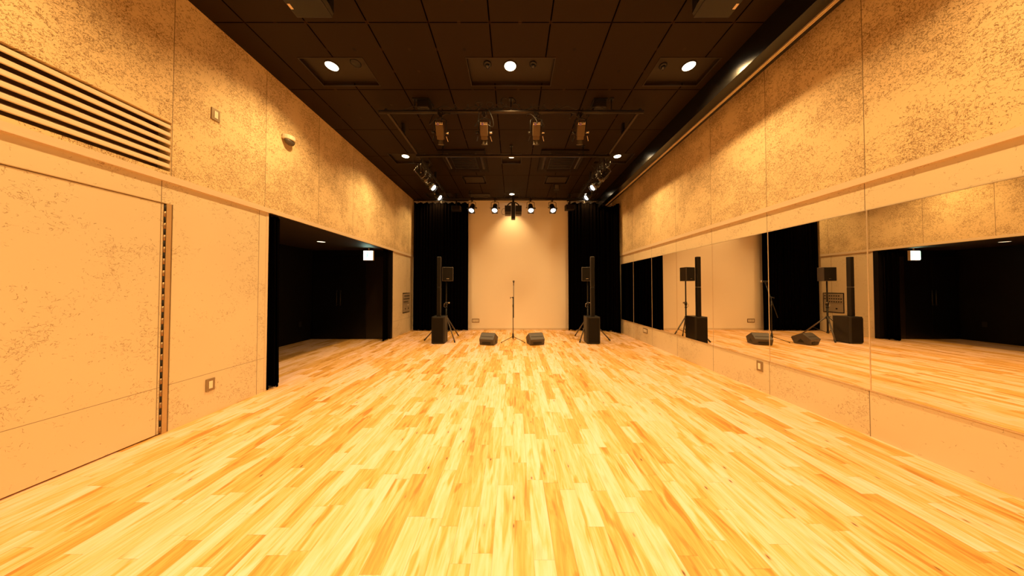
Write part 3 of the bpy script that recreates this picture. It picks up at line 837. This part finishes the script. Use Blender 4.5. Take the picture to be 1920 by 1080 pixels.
go = bpy.data.objects.new('exit_glow', gl); COL.objects.link(go); go.location = (-3.515, 6.18, 2.09); go.rotation_euler = (R(-90), 0, 0)
go.rotation_euler = Vector((0, -1, 0)).to_track_quat('-Z', 'Y').to_euler()
# alcove downlight
t = downlight(-4.0, 5.32, 2.269, 'dim white downlight in the dark alcove ceiling', .075, mat='alcove_lamp')
spot((-4.0, 5.32, 2.25), (-4.0, 5.32, 0), 14, 130, .7, WARM, .06)

# ------------------------------------------------------------------ wall plates, switches, sockets
def plate_x(side, y, z, w, h, n, label, name='wall_socket', cat='socket', dark='plate', xw=XL):
    s = -1 if side == 'left' else 1
    t = thing(name, label, cat, (s * (xw - .001), y, z))
    k = -s
    MB().box(0, k * .008, -w / 2, w / 2, -h / 2, h / 2).build('plate', M[dark], t, bevel=.002)
    iw = w * .62 / n if n > 1 else w * .42
    for i in range(n):
        c = (i - (n - 1) / 2) * w * .78 / n
        MB().box(k * .0085, k * .012, c - iw * .5, c + iw * .5, -h * .3, h * .3).build('outlet', M['cream'], t, bevel=.001)
    return t
plate_x('left', 2.66, .303, .078, .125, 1, 'single socket low on the left wall beside the flush door')
plate_x('right', 3.262, .31, .078, .125, 1, 'single socket low on the right wall below the near mirrors')
plate_x('right', 6.07, .29, .20, .115, 3, 'triple socket low on the right wall near the far corner')
plate_x('left', 2.64, 3.105, .075, .122, 1, 'small brown switch plate high on the left wall', 'wall_switch', 'switch', 'plate', XU)
t = thing('wall_socket', 'wide four-gang socket low on the white back wall', 'socket', (-1.166, YB - .001, .283))
MB().box(-.115, .115, -.008, 0, -.06, .06).build('plate', M['plate'], t, bevel=.002)
for i in range(4):
    MB().box(-.094 + i * .049, -.094 + i * .049 + .038, -.012, -.0085, -.037, .037).build('outlet', M['cream'], t, bevel=.001)
# motion sensor on the left wall
t = thing('motion_sensor', 'off-white half-round motion sensor high on the left wall', 'sensor', (-XU + .001, 3.475, 3.315))
m = MB(); pr = [(0, -.075)] + [(.105 * math.sin(R(a)), -.085 * math.cos(R(a))) for a in range(10, 171, 16)] + [(0, .075)]
m.prism([(p[0], p[1]) for p in pr], 2, -.0, .062); m.build('cap', M['offwhite'], t, bevel=.01)
m = MB()
for k in range(6):
    a0 = k / 6 * PI / 2
    pass
prof = [(.001, -.058), (.03, -.055), (.052, -.042), (.066, -.02), (.07, -.001)]
m.lathe(prof, 20, Matrix.Translation((.045, 0, 0)) @ Matrix.Scale(.62, 4, (1, 0, 0))); m.build('sensor_dome', M['body'], t)
# stage jack panel
t = thing('jack_panel', 'grey steel wall panel punched with rows of round black jacks', 'connection panel', (-XL + .001, 7.50, .87))
MB().box(0, .006, -.25, .25, -.29, .29).build('frame', M['steel'], t, bevel=.002)
MB().box(.0065, .010, -.225, .225, -.265, .265).build('face_plate', M['jack_plate'], t)
for r_, cols in ((.20, (0, 1, 2, 3, 4, 5, 6)), (.115, tuple(range(8))), (.03, (2, 3, 4, 5, 6, 7)), (-.17, (1, 5))):
    for c in cols:
        MB().cyl((.0101, .19 - c * .054, r_), (.016, .19 - c * .054, r_), .0165 if r_ > -.1 else .022, seg=14).build('jack', M['black'], t)
MB().box(.0101, .0125, .07, .16, -.085, -.055).build('plate_label', M['cream'], t)
MB().box(.0101, .0115, -.225, .225, -.016, -.013).build('joint_line', M['dark_gap'], t)

# ------------------------------------------------------------------ column speakers
def column_speaker(x, y, rz, label):
    t = thing('column_speaker', label, 'speaker', (x, y, 0), rz, 'tall tower speakers')
    m = MB()
    w, d, h = .31, .34, .63
    pr = [(-w / 2, d / 2), (-w / 2, -d / 2 + .03), (-w / 2 + .04, -d / 2), (w / 2 - .04, -d / 2), (w / 2, -d / 2 + .03), (w / 2, d / 2)]
    m.prism(pr, 2, .012, h); m.build('subwoofer', M['black'], t, bevel=.008)
    MB().box(-w / 2 + .03, w / 2 - .03, -d / 2 - .006, -d / 2 - .0005, .035, h - .03).build('grille', M['grille'], t, bevel=.003)
    m = MB()
    for sx in (-1, 1):
        for sy in (-1, 1): m.cyl((sx * .12, sy * .12, 0), (sx * .12, sy * .12, .013), .015, seg=10)
    m.build('rubber_foot', M['black'], t)
    MB().box(-.045, .045, -.10, -.02, h - .001, 1.32).build('spacer_column', M['black'], t, bevel=.01)
    MB().box(-.045, .045, -.10, -.02, 1.323, 2.04).build('tweeter_column', M['black'], t, bevel=.01)
    MB().box(-.036, .036, -.104, -.1005, h + .02, 1.31).box(-.036, .036, -.104, -.1005, 1.335, 2.03).build('column_grille', M['grille'], t)
    return t
column_speaker(-1.755, 6.13, R(2), 'black tower speaker on a subwoofer, left of the stage')
column_speaker(1.875, 6.11, R(-2), 'black tower speaker on a subwoofer, right of the stage')

# ------------------------------------------------------------------ speakers on tripods
def speaker_stand(x, y, legs, label, rz=0):
    t = thing('speaker_stand', label, 'speaker stand', (x, y, 0), rz, 'tripod speaker stands')
    MB().cyl((0, 0, .16), (0, 0, .90), .0175).build('lower_tube', M['black_metal'], t)
    MB().cyl((0, 0, .90), (0, 0, 1.473), .0145).build('upper_tube', M['black_metal'], t)
    m = MB(); m.cyl((0, 0, .86), (0, 0, .95), .028); m.cyl((0, 0, .80), (0, 0, .83), .026); m.build('collar', M['black'], t)
    m = MB(); m.cyl((.02, -.01, .93), (.065, -.03, .93), .008, seg=8); m.cyl((.06, -.03, .93), (.085, -.04, .93), .02, seg=10)
    m.tube([(-.02, 0, .92), (-.055, 0, .90), (-.06, 0, .83), (-.02, 0, .815)], .005, 6); m.build('knob', M['steel'], t)
    MB().cyl((0, 0, .52), (0, 0, .59), .03).build('leg_collar', M['black'], t)
    MB().cyl((0, 0, .16), (0, 0, .20), .024).build('brace_collar', M['black'], t)
    m2 = MB(); m2.cyl((-.03, 0, .57), (-.075, 0, .575), .01, seg=8); m2.build('leg_knob', M['steel'], t)
    for a, r in legs:
        dx, dy = math.cos(R(a)), math.sin(R(a))
        m = MB(); m.cyl((dx * .025, dy * .025, .565), (dx * r, dy * r, .022), .0150, seg=10)
        L = m.build('leg', M['leg_metal'], t)
        m = MB(); e = Vector((dx * r, dy * r, .02)); q = (e - Vector((dx * .025, dy * .025, .565))).normalized()
        m.cyl(e - q * .05, e + q * .005, .017, seg=10); m.build('rubber_foot', M['black'], L)
        m = MB(); f = .52; m.cyl((dx * .02, dy * .02, .18), (dx * (.025 + (r - .025) * f), dy * (.025 + (r - .025) * f), .565 - .543 * f), .006, seg=8); m.build('brace', M['black_metal'], t)
    return t
LX, RX = -1.685, 1.885
speaker_stand(LX, 6.47, ((-52, .50), (-160, .52), (65, .50)), 'black tripod stand behind the left tower speaker')
speaker_stand(RX, 6.47, ((-128, .50), (-20, .52), (115, .50)), 'black tripod stand behind the right tower speaker')
def stand_speaker(x, y, rz, label):
    t = thing('loudspeaker', label, 'speaker', (x, y, 1.474), rz, 'loudspeakers on tripods')
    w, d, h = .27, .22, .345
    m = MB(); pr = [(-w / 2 + .035, d / 2), (-w / 2, -d / 2 + .02), (-w / 2 + .01, -d / 2), (w / 2 - .01, -d / 2), (w / 2, -d / 2 + .02), (w / 2 - .035, d / 2)]
    m.prism(pr, 2, 0, h); m.build('cabinet', M['wedge'], t, bevel=.006)
    MB().box(-w / 2 + .015, w / 2 - .015, -d / 2 - .009, -d / 2 - .001, .012, h - .012).build('grille', M['grille'], t, bevel=.004)
    MB().box(-.03, .03, -d / 2 - .0105, -d / 2 - .0092, .05, .06).build('badge', M['steel'], t)
    return t
stand_speaker(LX + .04, 6.45, R(14), 'small black loudspeaker on the left tripod')
stand_speaker(RX - .02, 6.45, R(-14), 'small black loudspeaker on the right tripod')

# ------------------------------------------------------------------ floor monitors
def wedge(x, y, rz, label):
    t = thing('floor_monitor', label, 'speaker', (x, y, 0), rz, 'wedge floor monitors')
    w = .345
    pr = [(-.135, 0.002), (-.175, .135), (-.03, .262), (.18, .14), (.12, .002)]
    MB().prism(pr, 0, -w / 2, w / 2).build('cabinet', M['wedge'], t, bevel=.01)
    # groove across the top, grille on the far slope, side handles
    a, b = Vector((-.175, .135)), Vector((-.03, .262)); d = (b - a).normalized(); nrm = Vector((-d.y, d.x))
    p = a + d * .075
    MB().prism([tuple(p + nrm * .001), tuple(p + d * .010 + nrm * .001), tuple(p + d * .010 + nrm * .003), tuple(p + nrm * .003)], 0, -w / 2 + .03, w / 2 - .03).build('groove', M['dark_gap'], t)
    a, b = Vector((-.03, .262)), Vector((.18, .14)); d = (b - a).normalized(); nrm = Vector((-d.y, d.x))
    if nrm.y < 0: nrm = -nrm
    q = [a + d * .015 + nrm * .001, b - d * .015 + nrm * .001, b - d * .015 + nrm * .008, a + d * .015 + nrm * .008]
    MB().prism([tuple(v_) for v_ in q], 0, -w / 2 + .015, w / 2 - .015).build('grille', M['grille'], t)
    for s in (-1, 1):
        MB().prism([(-.06, .05), (.06, .05), (.0, .13)], 0, s * (w / 2 + .0005), s * (w / 2 + .003)).build('side_handle', M['black'], t)
    MB().box(-.10, .10, -.168, -.160, .04, .07).build('rear_panel', M['black'], t)
    return t
wedge(-.565, 5.98, R(-15), 'dark wedge floor monitor left of the microphone stand')
wedge(.515, 5.98, R(15), 'dark wedge floor monitor right of the microphone stand')

# ------------------------------------------------------------------ microphone on its boom stand
t = thing('microphone_stand', 'slim black boom stand at the middle of the stage', 'microphone stand', (0, 6.2, 0))
MB().cyl((0, 0, .11), (0, 0, 1.06), .0095, seg=12).build('pole', M['black_metal'], t)
m = MB(); m.cyl((0, 0, .09), (0, 0, .19), .022, seg=12); m.cyl((.0, -.0, .19), (0, 0, .215), .015, seg=12); m.build('hub', M['black'], t)
for a in (-118, -62 + 0, 90):
    pass
for ex, ey in ((-.285, -.14), (.285, -.14), (0, .32)):
    L = MB().cyl((ex * .06, ey * .06, .125), (ex, ey, .012), .0065, seg=10).build('leg', M['black_metal'], t)
    MB().cyl((ex * .95, ey * .95, .018), (ex, ey, .011), .0105, seg=10).build('rubber_foot', M['black'], L)
m = MB(); m.cyl((-.02, 0, 1.07), (.02, 0, 1.07), .016, seg=12); m.cyl((-.02, 0, 1.07), (-.06, 0, 1.07), .006, seg=8); m.cbox(-.065, 0, 1.06, .012, .012, .045); m.cyl((0, 0, .84), (0, 0, .90), .014, seg=12); m.build('clutch', M['black'], t)
MB().cyl((.014, -.16, .60), (.014, .125, 1.425), .0075, seg=10).build('boom', M['black_metal'], t)
m = MB(); m.cyl((.014, .10, 1.36), (.014, .125, 1.43), .010, seg=10); m.cbox(.014, .13, 1.44, .03, .05, .022); m.build('microphone_clip', M['black'], t)
t = thing('microphone', 'handheld microphone with a bright grille held on the boom', 'microphone', (.014, 6.33, 1.463))
MB().cyl((0, -.10, 0), (0, .065, .004), .0105, .0165, seg=16).build('handle', M['black_metal'], t)
m = MB(); m.lathe([(.018, 0), (.0255, .012), (.0265, .028), (.021, .044), (.012, .052), (.001, .054)], 18, Matrix.Translation((0, .065, .004)) @ Matrix.Rotation(R(-90), 4, 'X'))
m.build('mesh_grille', M['steel'], t)
